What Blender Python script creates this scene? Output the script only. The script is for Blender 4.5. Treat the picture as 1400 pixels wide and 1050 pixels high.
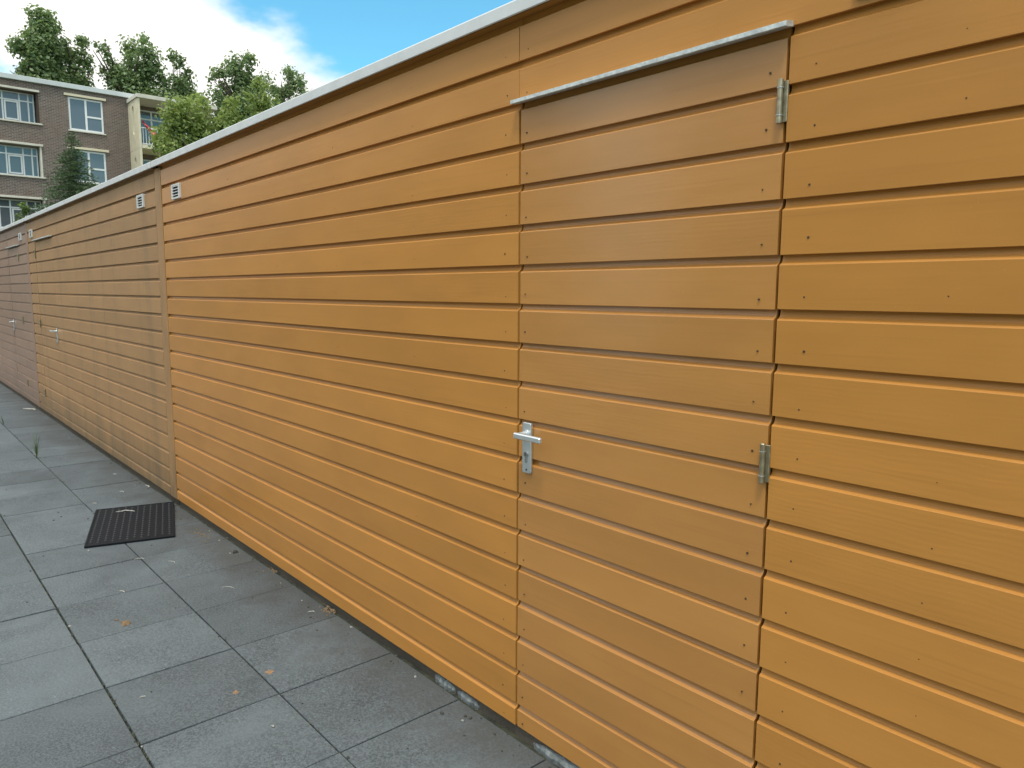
import bpy, math, random
import numpy as np
from mathutils import Vector, Matrix

for o in list(bpy.data.objects): bpy.data.objects.remove(o, do_unlink=True)
scene = bpy.context.scene
COL = scene.collection
R = math.radians

# ------------------------------------------------------------------ camera
def axes(yaw, pitch, roll):
    cy, sy, cp, sp = math.cos(yaw), math.sin(yaw), math.cos(pitch), math.sin(pitch)
    f = Vector((sy*cp, cy*cp, sp)); r = Vector((cy, -sy, 0)); u = r.cross(f)
    return (r*math.cos(roll)+u*math.sin(roll), u*math.cos(roll)-r*math.sin(roll), f)
CAM = Vector((1.7802, -1.5879, 1.4977))
cr, cu, cf = axes(R(-48.6852), R(-7.0991), R(0.3226))
cam = bpy.data.cameras.new('camera'); cam_o = bpy.data.objects.new('camera', cam); COL.objects.link(cam_o)
cam.sensor_width = 36; cam.lens = 1001.77/1400*36; cam.clip_start = 0.05; cam.clip_end = 3000
cam_o.matrix_world = Matrix(((cr.x, cu.x, -cf.x, CAM.x), (cr.y, cu.y, -cf.y, CAM.y), (cr.z, cu.z, -cf.z, CAM.z), (0, 0, 0, 1)))
scene.camera = cam_o
def project(p):                                   # picture position 0..1400, 0..1050 (only used to choose what is near enough)
    d = Vector(p)-CAM; z = d.dot(cf)
    if z < 0.05: return None
    return 700+1001.77*d.dot(cr)/z, 525-1001.77*d.dot(cu)/z

# ------------------------------------------------------------------ world, sun, exposure
SUN_AZ, SUN_EL = R(138), R(66)                     # azimuth from +Y towards +X
world = bpy.data.worlds.new('World'); scene.world = world; world.use_nodes = True
wt = world.node_tree; wt.nodes.clear()
def wn(t, **k):
    n = wt.nodes.new(t)
    for a, b in k.items(): setattr(n, a, b)
    return n
sky = wn('ShaderNodeTexSky', sky_type='NISHITA', sun_disc=False, sun_elevation=SUN_EL, sun_rotation=SUN_AZ, air_density=1.0, dust_density=0.6, ozone_density=2.0)
tint = wn('ShaderNodeMix', data_type='RGBA', blend_type='MULTIPLY'); tint.inputs[0].default_value = 1
tint.inputs[7].default_value = (0.80, 1.55, 1.45, 1)
wt.links.new(sky.outputs[0], tint.inputs[6])
tc = wn('ShaderNodeTexCoord'); sep = wn('ShaderNodeSeparateXYZ'); wt.links.new(tc.outputs['Generated'], sep.inputs[0])
zadd = wn('ShaderNodeMath', operation='ADD'); zadd.inputs[1].default_value = 0.22; zabs = wn('ShaderNodeMath', operation='MAXIMUM'); zabs.inputs[1].default_value = 0.0
wt.links.new(sep.outputs[2], zabs.inputs[0]); wt.links.new(zabs.outputs[0], zadd.inputs[0])
dv = wn('ShaderNodeVectorMath', operation='DIVIDE'); cmb = wn('ShaderNodeCombineXYZ')
for i in range(3): wt.links.new(zadd.outputs[0], cmb.inputs[i])
flat = wn('ShaderNodeCombineXYZ'); wt.links.new(sep.outputs[0], flat.inputs[0]); wt.links.new(sep.outputs[1], flat.inputs[1])
wt.links.new(flat.outputs[0], dv.inputs[0]); wt.links.new(cmb.outputs[0], dv.inputs[1])
mp = wn('ShaderNodeMapping'); mp.inputs['Location'].default_value = (7.6, -1.36, 0); wt.links.new(dv.outputs[0], mp.inputs[0])
nz = wn('ShaderNodeTexNoise'); nz.inputs['Scale'].default_value = 0.75; nz.inputs['Detail'].default_value = 7; nz.inputs['Roughness'].default_value = 0.56
wt.links.new(mp.outputs[0], nz.inputs['Vector'])
rp = wn('ShaderNodeValToRGB'); rp.color_ramp.elements[0].position = 0.43; rp.color_ramp.elements[1].position = 0.54
rp.color_ramp.interpolation = 'EASE'
wt.links.new(nz.outputs[0], rp.inputs[0])
mixc = wn('ShaderNodeMix', data_type='RGBA'); wt.links.new(rp.outputs[0], mixc.inputs[0]); wt.links.new(tint.outputs[2], mixc.inputs[6])
# clouds brighten towards the zenith, as under a real overcast sky
cl_m = wn('ShaderNodeMath', operation='MULTIPLY_ADD'); cl_m.inputs[1].default_value = 0.95; cl_m.inputs[2].default_value = 0.68; wt.links.new(zabs.outputs[0], cl_m.inputs[0])
cl_c = wn('ShaderNodeVectorMath', operation='SCALE'); cl_c.inputs[0].default_value = (8.7, 8.5, 8.2); wt.links.new(cl_m.outputs[0], cl_c.inputs['Scale']); wt.links.new(cl_c.outputs[0], mixc.inputs[7])
bg = wn('ShaderNodeBackground'); bg.inputs[1].default_value = 0.115; wt.links.new(mixc.outputs[2], bg.inputs[0])
wo = wn('ShaderNodeOutputWorld'); wt.links.new(bg.outputs[0], wo.inputs[0])
sl = bpy.data.lights.new('sun', 'SUN'); sl.energy = 1.5; sl.angle = R(10); sl.color = (1, 0.95, 0.87)
so = bpy.data.objects.new('sun', sl); COL.objects.link(so)
sd = Vector((math.sin(SUN_AZ)*math.cos(SUN_EL), math.cos(SUN_AZ)*math.cos(SUN_EL), math.sin(SUN_EL)))
so.rotation_euler = sd.to_track_quat('Z', 'Y').to_euler(); so.location = (0, 0, 30)
vs = scene.view_settings; vs.view_transform = 'Standard'; vs.look = 'None'; vs.exposure = 0.46; vs.gamma = 1; vs.use_curve_mapping = False
scene.render.engine = 'CYCLES'; scene.cycles.max_bounces = 6; scene.cycles.diffuse_bounces = 3; scene.cycles.glossy_bounces = 3

# ------------------------------------------------------------------ materials
class NT:
    def __init__(s, name):
        s.m = bpy.data.materials.new(name); s.m.use_nodes = True; s.t = s.m.node_tree
        s.b = s.t.nodes['Principled BSDF']
    def n(s, t, **k):
        n = s.t.nodes.new(t)
        for a, b in k.items(): setattr(n, a, b)
        return n
    def l(s, a, b): s.t.links.new(a, b)
    def coord(s, scale=(1, 1, 1), rnd=True):
        t = s.n('ShaderNodeTexCoord'); out = t.outputs['Object']
        if rnd:
            oi = s.n('ShaderNodeObjectInfo'); mu = s.n('ShaderNodeMath', operation='MULTIPLY'); mu.inputs[1].default_value = 57.0
            s.l(oi.outputs['Random'], mu.inputs[0]); ad = s.n('ShaderNodeVectorMath', operation='ADD')
            s.l(out, ad.inputs[0]); s.l(mu.outputs[0], ad.inputs[1]); out = ad.outputs[0]
        mp = s.n('ShaderNodeMapping'); mp.inputs['Scale'].default_value = scale; s.l(out, mp.inputs[0]); return mp.outputs[0]
    def noise(s, vec, scale, detail=4, rough=0.55, dist=0):
        n = s.n('ShaderNodeTexNoise'); n.inputs['Scale'].default_value = scale; n.inputs['Detail'].default_value = detail
        n.inputs['Roughness'].default_value = rough; n.inputs['Distortion'].default_value = dist
        s.l(vec, n.inputs['Vector']); return n.outputs[0]
    def ramp(s, f, a, b, ca=(0, 0, 0, 1), cb=(1, 1, 1, 1)):
        r = s.n('ShaderNodeValToRGB'); e = r.color_ramp.elements; e[0].position = a; e[1].position = b; e[0].color = ca; e[1].color = cb
        s.l(f, r.inputs[0]); return r.outputs[0]
    def mix(s, f, a, b, mode='MIX'):
        m = s.n('ShaderNodeMix', data_type='RGBA', blend_type=mode)
        for sock, v in ((m.inputs[0], f), (m.inputs[6], a), (m.inputs[7], b)):
            if hasattr(v, 'is_linked'): s.l(v, sock)
            else: sock.default_value = v if not isinstance(v, tuple) else (*v[:3], 1)
        return m.outputs[2]
    def bump(s, h, strength, dist=0.001):
        b = s.n('ShaderNodeBump'); b.inputs['Strength'].default_value = strength; b.inputs['Distance'].default_value = dist
        s.l(h, b.inputs['Height'])
        if s.b.inputs['Normal'].is_linked: s.l(s.b.inputs['Normal'].links[0].from_socket, b.inputs['Normal'])
        s.l(b.outputs[0], s.b.inputs['Normal'])
    def col(s, c): s.l(c, s.b.inputs['Base Color'])
    def rnd(s):
        return s.n('ShaderNodeObjectInfo').outputs['Random']

def plain(name, c, rough=0.6, metal=0.0, var=0.12, scale=30, bump=0.0):
    t = NT(name); v = t.coord()
    n = t.ramp(t.noise(v, scale), 0.3, 0.7)
    t.col(t.mix(n, tuple(x*(1-var) for x in c), tuple(min(1, x*(1+var)) for x in c)))
    t.b.inputs['Roughness'].default_value = rough; t.b.inputs['Metallic'].default_value = metal
    if bump: t.bump(t.noise(v, scale*3), bump)
    return t.m

def paint(name, c, rough, coat, weather=0.0, weather_c=(0.1, 0.1, 0.08), grain=0.25, aniso=0.7):
    t = NT(name); v = t.coord(); vg = t.coord((1.2, 40, 60)); vb = t.coord((1, 1, 2.5))
    big = t.ramp(t.noise(vb, 2.2, 3), 0.3, 0.7)
    base = t.mix(big, tuple(x*0.93 for x in c), tuple(x*1.07 for x in c))
    hs = t.n('ShaderNodeHueSaturation'); t.l(base, hs.inputs['Color'])
    mr = t.n('ShaderNodeMapRange'); mr.inputs[3].default_value = 0.94; mr.inputs[4].default_value = 1.06; t.l(t.rnd(), mr.inputs[0]); t.l(mr.outputs[0], hs.inputs['Value'])
    base = hs.outputs[0]
    g = t.noise(vg, 1.0, 3, 0.6, 0)
    gr = t.ramp(g, 0.35, 0.75)
    base = t.mix(t.ramp(g, 0.60, 0.80, (0, 0, 0, 1), (0.35, 0.35, 0.35, 1)), base, tuple(x*0.72 for x in c))
    spots = t.ramp(t.noise(v, 170, 2), 0.70, 0.76)
    base = t.mix(t.mix(0.35, (0, 0, 0), spots), base, tuple(min(1, x*1.35+0.03) for x in c))
    if weather:
        geo = t.n('ShaderNodeNewGeometry'); sp = t.n('ShaderNodeSeparateXYZ'); t.l(geo.outputs['Position'], sp.inputs[0])
        lo = t.n('ShaderNodeMapRange'); lo.inputs[1].default_value = 0.0; lo.inputs[2].default_value = 0.38; lo.inputs[3].default_value = 0.34; lo.inputs[4].default_value = 0.0
        t.l(sp.outputs[2], lo.inputs[0])
        ws = t.noise(t.coord((1.5, 1.5, 0.5), False), 3.5, 8, 0.65)
        ad = t.n('ShaderNodeMath', operation='ADD'); t.l(lo.outputs[0], ad.inputs[0]); t.l(ws, ad.inputs[1])
        wm = t.ramp(ad.outputs[0], 0.50, 0.95, (0, 0, 0, 1), (weather, weather, weather, 1))
        base = t.mix(wm, base, weather_c)
    t.col(base)
    t.b.inputs['Roughness'].default_value = rough; t.b.inputs['Specular IOR Level'].default_value = coat
    t.b.inputs['Anisotropic'].default_value = aniso                 # brush strokes run along the boards
    tg = t.n('ShaderNodeCombineXYZ'); tg.inputs[2].default_value = 1.0; t.l(tg.outputs[0], t.b.inputs['Tangent'])
    t.bump(gr, grain, 0.0006)
    gm = t.n('ShaderNodeMapRange'); gm.inputs[1].default_value = 0.55; gm.inputs[2].default_value = 1.0; gm.inputs[3].default_value = 0.02; gm.inputs[4].default_value = 0.14
    wm2 = t.n('ShaderNodeMath', operation='MULTIPLY'); wm2.inputs[1].default_value = 7.31; fr_ = t.n('ShaderNodeMath', operation='FRACT'); t.l(t.rnd(), wm2.inputs[0]); t.l(wm2.outputs[0], fr_.inputs[0]); t.l(fr_.outputs[0], gm.inputs[0])
    wv = t.n('ShaderNodeTexWave'); wv.wave_type = 'BANDS'; wv.bands_direction = 'Z'; wv.inputs['Scale'].default_value = 26; wv.inputs['Distortion'].default_value = 9; wv.inputs['Detail'].default_value = 2; wv.inputs['Detail Scale'].default_value = 0.7
    t.l(t.coord((0.35, 1, 1)), wv.inputs['Vector']); t.bump(wv.outputs['Fac'], 0.3, 0.0007); t.l(gm.outputs[0], t.b.inputs['Normal'].links[0].from_node.inputs['Strength'])
    t.bump(t.noise(vb, 5.0, 1), 0.25, 0.003)
    return t.m

M = {}
M['orange'] = paint('orange_paint', (0.490, 0.216, 0.046), 0.31, 0.36)
M['orange_door'] = paint('orange_door_paint', (0.475, 0.212, 0.048), 0.25, 0.85, aniso=0.78)
M['tan'] = paint('tan_paint', (0.37, 0.20, 0.078), 0.5, 0.3, 0.75, (0.10, 0.085, 0.05), 0.4)
M['mauve'] = paint('mauve_paint', (0.28, 0.165, 0.105), 0.42, 0.45, 0.5, (0.10, 0.08, 0.06), 0.4)
M['core'] = plain('dark_backing', (0.05, 0.032, 0.02), 0.8)
M['zinc'] = plain('zinc_trim', (0.66, 0.67, 0.66), 0.55, 0.15, 0.07, 9, 0.1)
M['alu'] = plain('satin_aluminium', (0.66, 0.70, 0.71), 0.38, 0.75, 0.06, 40)
M['white_alu'] = plain('white_aluminium', (0.70, 0.70, 0.68), 0.45, 0.2, 0.06, 30)
M['galv'] = plain('galvanised_steel', (0.62, 0.65, 0.63), 0.5, 0.3, 0.22, 70, 0.5)
M['hinge'] = plain('zinc_plated_hinge', (0.40, 0.35, 0.24), 0.38, 0.85, 0.25, 60, 0.2)
M['dark'] = plain('dark_hole', (0.012, 0.012, 0.012), 0.8)
M['steel'] = plain('worn_steel', (0.35, 0.35, 0.34), 0.4, 0.9)
M['rubber'] = plain('black_rubber', (0.004, 0.006, 0.009), 0.6, 0, 0.4, 60, 0.3)
M['rubber'].node_tree.nodes['Principled BSDF'].inputs['Specular IOR Level'].default_value = 0.22
M['stud'] = plain('rubber_stud_highlight', (0.022, 0.027, 0.033), 0.4, 0, 0.3, 60)  # lighter than the slab: the stud highlights are put into the colour
M['felt'] = plain('bitumen_roof', (0.05, 0.05, 0.055), 0.9, 0, 0.2, 20, 0.5)
M['nail'] = plain('nail_head', (0.05, 0.03, 0.018), 0.6)
M['flake'] = plain('pale_flake', (0.29, 0.29, 0.26), 0.8, 0, 0.4, 90)
M['dry_leaf'] = plain('dry_leaf', (0.17, 0.11, 0.055), 0.8, 0, 0.4, 60)
M['rust_spot'] = plain('orange_spot', (0.25, 0.15, 0.075), 0.8, 0, 0.35, 80)
M['pebble'] = plain('dark_pebble', (0.045, 0.042, 0.03), 0.8, 0, 0.4, 60)
M['mortar'] = plain('pale_mortar', (0.17, 0.185, 0.185), 0.9, 0, 0.5, 40, 0.8)
M['moss'] = plain('joint_moss', (0.05, 0.055, 0.025), 0.9, 0, 0.5, 50)
M['weed'] = plain('weed_green', (0.07, 0.14, 0.035), 0.6, 0, 0.3, 20)

def concrete(name, c, lines=False):
    t = NT(name); v = t.coord()
    c1 = t.mix(t.ramp(t.noise(v, 3.0, 4, 0.6), 0.32, 0.68), tuple(x*0.68 for x in c), tuple(x*1.25 for x in c))
    sm = t.ramp(t.noise(v, 115, 2, 0.8), 0.38, 0.62)
    c2 = t.mix(0.62, c1, t.mix(sm, tuple(x*0.35 for x in c), tuple(x*1.75 for x in c)))
    pits = t.ramp(t.noise(v, 70, 2), 0.68, 0.71)
    c3 = t.mix(pits, c2, tuple(x*1.9 for x in c))
    blot = t.ramp(t.noise(v, 1.6, 3, 0.5, 1.5), 0.60, 0.70, (0, 0, 0, 1), (0.45, 0.45, 0.45, 1))
    c4 = t.mix(blot, c3, tuple(x*1.55 for x in c))
    dk = t.ramp(t.noise(v, 7, 5, 0.6, 0.8), 0.58, 0.75, (0, 0, 0, 1), (0.5, 0.5, 0.5, 1))
    c5 = t.mix(dk, c4, tuple(x*0.55 for x in c))
    geo = t.n('ShaderNodeNewGeometry'); wp = geo.outputs['Position']
    st = t.ramp(t.noise(wp, 2.3, 5, 0.62, 0.6), 0.36, 0.66)
    c5 = t.mix(t.mix(st, (0.0, 0.0, 0.0), (0.5, 0.5, 0.5)), c5, tuple(x*1.6 for x in c))
    st2 = t.ramp(t.noise(wp, 0.9, 4, 0.6, 1.0), 0.52, 0.70, (0, 0, 0, 1), (0.5, 0.5, 0.5, 1))
    c5 = t.mix(st2, c5, tuple(x*0.62 for x in c))
    sy = t.n('ShaderNodeSeparateXYZ'); t.l(wp, sy.inputs[0]); my = t.n('ShaderNodeMapRange'); my.inputs[1].default_value = -0.42; my.inputs[2].default_value = 0.0; my.inputs[3].default_value = 0.0; my.inputs[4].default_value = 0.55
    t.l(sy.outputs[1], my.inputs[0]); am = t.n('ShaderNodeMath', operation='ADD'); t.l(my.outputs[0], am.inputs[0]); t.l(t.noise(wp, 5, 5, 0.7, 0), am.inputs[1])
    c5 = t.mix(t.ramp(am.outputs[0], 0.62, 1.0, (0, 0, 0, 1), (0.7, 0.7, 0.7, 1)), c5, (c[0]*0.72, c[1]*0.60, c[2]*0.50))
    hs = t.n('ShaderNodeHueSaturation'); t.l(c5, hs.inputs['Color'])
    mr = t.n('ShaderNodeMapRange'); mr.inputs[3].default_value = 0.86; mr.inputs[4].default_value = 1.12; t.l(t.rnd(), mr.inputs[0]); t.l(mr.outputs[0], hs.inputs['Value'])
    t.col(hs.outputs[0]); t.b.inputs['Roughness'].default_value = 0.78
    t.bump(t.noise(v, 260, 2, 0.7), 0.55, 0.0016); t.bump(t.noise(v, 9, 2), 0.3, 0.003)
    return t.m
M['tile'] = concrete('paving_concrete', (0.075, 0.090, 0.097))
M['base'] = concrete('foundation_concrete', (0.105, 0.095, 0.080))
def soil(name, a, b, scale):
    t = NT(name); v = t.coord(rnd=False)
    t.col(t.mix(t.ramp(t.noise(v, scale, 5, 0.7), 0.35, 0.65), a, b)); t.b.inputs['Roughness'].default_value = 0.95
    t.bump(t.noise(v, scale*4, 3), 0.8, 0.01); return t.m
M['sand'] = soil('joint_sand', (0.018, 0.02, 0.015), (0.05, 0.055, 0.03), 14)
M['ground'] = soil('ground_turf', (0.04, 0.06, 0.02), (0.09, 0.10, 0.05), 1.5)

def brick():
    t = NT('dark_brick'); tcn = t.n('ShaderNodeTexCoord'); mp = t.n('ShaderNodeMapping'); mp.inputs['Rotation'].default_value = (R(90), 0, R(90))
    sp = t.n('ShaderNodeSeparateXYZ'); t.l(tcn.outputs['Object'], sp.inputs[0]); ad = t.n('ShaderNodeMath', operation='ADD'); t.l(sp.outputs[0], ad.inputs[0]); t.l(sp.outputs[1], ad.inputs[1])
    cm = t.n('ShaderNodeCombineXYZ'); t.l(ad.outputs[0], cm.inputs[0]); t.l(sp.outputs[2], cm.inputs[1])
    b = t.n('ShaderNodeTexBrick'); t.l(cm.outputs[0], b.inputs['Vector'])
    b.inputs['Color1'].default_value = (0.085, 0.062, 0.050, 1); b.inputs['Color2'].default_value = (0.165, 0.125, 0.10, 1); b.inputs['Mortar'].default_value = (0.30, 0.27, 0.24, 1)
    b.inputs['Scale'].default_value = 1; b.inputs['Brick Width'].default_value = 0.22; b.inputs['Row Height'].default_value = 0.075; b.inputs['Mortar Size'].default_value = 0.009; b.inputs['Bias'].default_value = -0.1
    v = t.coord(rnd=False)
    n = t.ramp(t.noise(v, 0.6, 5, 0.6), 0.35, 0.7)
    t.col(t.mix(t.mix(n, (0, 0, 0), (0.45, 0.45, 0.45)), b.outputs[0], (0.20, 0.13, 0.095))); t.b.inputs['Roughness'].default_value = 0.9
    t.bump(b.outputs[1], -0.5, 0.01); return t.m
M['brick'] = brick()
M['cream'] = plain('cream_paint', (0.66, 0.59, 0.42), 0.7, 0, 0.08, 3)
M['stone'] = plain('pale_concrete_trim', (0.60, 0.57, 0.48), 0.8, 0, 0.10, 3)
M['white'] = plain('white_frame', (0.78, 0.79, 0.77), 0.5, 0, 0.04, 5)
M['roofband'] = plain('roof_band', (0.55, 0.58, 0.57), 0.6, 0, 0.06, 3)
M['curtain'] = plain('curtain', (0.55, 0.57, 0.56), 0.9, 0, 0.15, 3)
M['room'] = plain('dark_room', (0.03, 0.03, 0.032), 0.9)
M['red'] = plain('red_cloth', (0.55, 0.03, 0.035), 0.8, 0, 0.15, 10)
M['redlight'] = plain('pink_stripe', (0.68, 0.35, 0.30), 0.8, 0, 0.1, 10)
def glass():
    t = NT('window_glass'); t.b.inputs['Base Color'].default_value = (0.16, 0.18, 0.20, 1); t.b.inputs['Roughness'].default_value = 0.04
    t.b.inputs['Specular IOR Level'].default_value = 1.0; t.b.inputs['IOR'].default_value = 1.5; t.b.inputs['Alpha'].default_value = 0.75; return t.m
M['glass'] = glass()
def bark(name, c):
    t = NT(name); v = t.coord((1, 1, 0.2)); t.col(t.mix(t.ramp(t.noise(v, 12, 5), 0.3, 0.7), tuple(x*0.6 for x in c), tuple(x*1.3 for x in c)))
    t.b.inputs['Roughness'].default_value = 0.95; t.bump(t.noise(v, 20, 4), 0.8, 0.03); return t.m
M['bark'] = bark('bark', (0.11, 0.085, 0.06))
def leaves(name, a, b, trans=0.35):
    t = NT(name); geo = t.n('ShaderNodeNewGeometry'); r = t.ramp(geo.outputs['Random Per Island'], 0.0, 1.0)
    c = t.mix(r, a, b); t.col(c); t.b.inputs['Roughness'].default_value = 0.45; t.b.inputs['Specular IOR Level'].default_value = 0.4
    tr = t.n('ShaderNodeBsdfTranslucent'); t.l(t.mix(0.3, c, (0.25, 0.33, 0.04)), tr.inputs[0])
    mx = t.n('ShaderNodeMixShader'); mx.inputs[0].default_value = trans; t.l(t.b.outputs[0], mx.inputs[1]); t.l(tr.outputs[0], mx.inputs[2])
    t.l(mx.outputs[0], t.t.nodes['Material Output'].inputs[0]); return t.m
M['poplar'] = leaves('poplar_leaves', (0.12, 0.20, 0.085), (0.28, 0.37, 0.17), 0.5)
M['light_leaf'] = leaves('light_leaves', (0.17, 0.25, 0.06), (0.36, 0.43, 0.14), 0.5)
M['mid_leaf'] = leaves('mid_leaves', (0.08, 0.14, 0.04), (0.18, 0.25, 0.075))
M['needle'] = leaves('needles', (0.04, 0.085, 0.04), (0.10, 0.155, 0.07), 0.2)

# ------------------------------------------------------------------ mesh helpers
class MB:
    def __init__(s): s.v = []; s.f = []
    def add(s, vs, fs):
        k = len(s.v); s.v += [tuple(x) for x in vs]; s.f += [tuple(i+k for i in f) for f in fs]; return s
    def box(s, x0, x1, y0, y1, z0, z1, bev=0.0):
        if bev <= 0:
            return s.add([(x0, y0, z0), (x1, y0, z0), (x1, y1, z0), (x0, y1, z0), (x0, y0, z1), (x1, y0, z1), (x1, y1, z1), (x0, y1, z1)],
                         [(0, 3, 2, 1), (4, 5, 6, 7), (0, 1, 5, 4), (1, 2, 6, 5), (2, 3, 7, 6), (3, 0, 4, 7)])
        b = min(bev, (x1-x0)*.45, (y1-y0)*.45, (z1-z0)*.45); vs = []; idx = {}
        X, Y, Z = (x0, x1), (y0, y1), (z0, z1); sg = (1, -1)
        for i in (0, 1):
            for j in (0, 1):
                for k in (0, 1):
                    p = (X[i], Y[j], Z[k]); d = (b*sg[i], b*sg[j], b*sg[k])
                    for a in range(3):
                        q = [p[c]+(d[c] if c != a else 0) for c in range(3)]
                        idx[i, j, k, a] = len(vs); vs.append(q)
        fs = []
        for a in range(3):
            o = [c for c in range(3) if c != a]
            for s_ in (0, 1):
                def key(u, w): 
                    t = [0, 0, 0]; t[a] = s_; t[o[0]] = u; t[o[1]] = w; return (*t, a)
                fs.append([idx[key(0, 0)], idx[key(1, 0)], idx[key(1, 1)], idx[key(0, 1)]])
        for a in range(3):
            o = [c for c in range(3) if c != a]
            for u in (0, 1):
                for w in (0, 1):
                    t0 = [0, 0, 0]; t0[o[0]] = u; t0[o[1]] = w; t1 = list(t0); t1[a] = 1
                    fs.append([idx[(*t0, o[0])], idx[(*t1, o[0])], idx[(*t1, o[1])], idx[(*t0, o[1])]])
        for i in (0, 1):
            for j in (0, 1):
                for k in (0, 1): fs.append([idx[i, j, k, 0], idx[i, j, k, 1], idx[i, j, k, 2]])
        return s.add(vs, fs)
    def tube(s, pts, rads, n=8, cap=True):
        rings = []
        pts = [Vector(p) for p in pts]
        for i, p in enumerate(pts):
            t = (pts[min(i+1, len(pts)-1)]-pts[max(i-1, 0)]).normalized()
            a = t.cross(Vector((0, 0, 1)) if abs(t.z) < 0.9 else Vector((1, 0, 0))).normalized(); b = t.cross(a)
            rings.append([p+(a*math.cos(2*math.pi*k/n)+b*math.sin(2*math.pi*k/n))*rads[i] for k in range(n)])
        vs = [q for r in rings for q in r]; fs = []
        for i in range(len(pts)-1):
            for k in range(n): fs.append((i*n+k, i*n+(k+1) % n, (i+1)*n+(k+1) % n, (i+1)*n+k))
        if cap: fs += [tuple(range(n))[::-1], tuple(range((len(pts)-1)*n, len(pts)*n))]
        return s.add(vs, fs)
    def prism(s, poly, x0, x1):                       # closed (y, z) outline run along X
        n = len(poly); vs = [(x0, y, z) for y, z in poly]+[(x1, y, z) for y, z in poly]
        fs = [(i, (i+1) % n, n+(i+1) % n, n+i) for i in range(n)]+[tuple(range(n))[::-1], tuple(range(n, 2*n))]
        return s.add(vs, fs)
    def mesh(s, name, mat, smooth=False):
        m = bpy.data.meshes.new(name); m.from_pydata(s.v, [], s.f); m.update()
        import bmesh
        bm = bmesh.new(); bm.from_mesh(m); bmesh.ops.recalc_face_normals(bm, faces=bm.faces); bm.to_mesh(m); bm.free()
        if smooth: m.polygons.foreach_set('use_smooth', [True]*len(m.polygons))
        m.materials.append(mat); return m

WL = {}
def place(name, data, parent=None, loc=(0, 0, 0), rot=None):
    """link an object; loc is a world position, kept relative to its (unrotated) parent"""
    o = bpy.data.objects.new(name, data); COL.objects.link(o); loc = Vector(loc)
    if parent is not None: o.parent = parent; o.location = loc-WL[parent.name]
    else: o.location = loc
    WL[o.name] = loc
    if rot: o.rotation_euler = rot
    return o
def tag(o, label=None, cat=None, group=None, kind=None):
    for k, v in (('label', label), ('category', cat), ('group', group), ('kind', kind)):
        if v: o[k] = v
    return o
def thing(name, loc, label, cat, group=None): return tag(place(name, None, None, loc), label, cat, group)
def part(name, mb, mat, parent, loc=None, smooth=False):
    loc = WL[parent.name] if loc is None else loc
    mb2 = MB(); mb2.v = [tuple(Vector(p)-Vector(loc)) for p in mb.v]; mb2.f = mb.f
    return place(name, mb2.mesh(name, mat, smooth), parent, loc)
rng = random.Random(7)

# ------------------------------------------------------------------ ground and paving
ZG = -0.028
def gp(x, y): return CAM.x+(x-CAM.x)*0.9858, CAM.y+(y-CAM.y)*0.9858
g = MB(); g.add([(-900, -900, 0), (900, -900, 0), (900, 900, 0), (-900, 900, 0)], [(0, 1, 2, 3)])
tag(place('ground', g.mesh('ground', M['ground']), None, (0, 0, ZG-0.045)), kind='structure')
pv = MB().box(-34, 4.2, -4.53, 0.02, ZG-0.06, ZG-0.018)
pave = tag(place('pavement', pv.mesh('pavement', M['sand']), None, (0, 0, 0)), kind='structure')
TL, TW, X0, YB = 0.4754, 0.4942, -0.3059, -0.5097
def tile_mesh(w, l, h=0.04, b=0.0022):
    m = MB(); x, y = l/2, w/2
    vs = [(-x, -y, -h), (x, -y, -h), (x, y, -h), (-x, y, -h), (-x, -y, -b), (x, -y, -b), (x, y, -b), (-x, y, -b), (-x+b, -y+b, 0), (x-b, -y+b, 0), (x-b, y-b, 0), (-x+b, y-b, 0)]
    fs = [(8, 9, 10, 11)]+[(i, (i+1) % 4, 4+(i+1) % 4, 4+i) for i in range(4)]+[(4+i, 4+(i+1) % 4, 8+(i+1) % 4, 8+i) for i in range(4)]
    return m.add(vs, fs)
tms = [tile_mesh(TW-0.0080, TL-0.0060).mesh('tile', M['tile']), tile_mesh(TW-0.0090, TL-0.0072).mesh('tile', M['tile']), tile_mesh(TW-0.0072, TL-0.0050).mesh('tile', M['tile'])]
tm_wall = tile_mesh(-YB-0.003-0.014, TL-0.0060).mesh('tile', M['tile'])
rest = MB(); made = 0
for j in range(-1, 8):
    for k in range(-9, 70):
        if j == -1: yc = (YB-0.003)/2-0.0055
        else: yc = YB-(j+0.5)*TW
        xc = X0-(k-0.5)*TL
        if xc < -33 or xc > 4: continue
        pr = [project((xc+a*TL/2, yc+b*TW/2, ZG)) for a in (-1, 1) for b in (-1, 1)]
        pr = [q for q in pr if q]
        inview = len(pr) == 4 and max(q[0] for q in pr) > -60 and min(q[0] for q in pr) < 1460 and min(q[1] for q in pr) < 1110
        dz = rng.uniform(-0.0022, 0.0012); rot = (rng.uniform(-1, 1)*0.0035, rng.uniform(-1, 1)*0.0035, rng.uniform(-1, 1)*0.003)
        if inview and made < 285:
            place('tile', tm_wall if j == -1 else tms[rng.randrange(3)], pave, (xc+rng.uniform(-.001, .001), yc, ZG+dz), rot); made += 1
        else:
            t = tile_mesh((-YB-0.012) if j == -1 else TW-0.0065, TL-0.003); rest.add([(x+xc, y+yc, z+ZG+dz) for x, y, z in t.v], t.f)
tag(place('paving_tiles', rest.mesh('paving_tiles', M['tile']), pave, (0, 0, 0)), kind='stuff')

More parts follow.
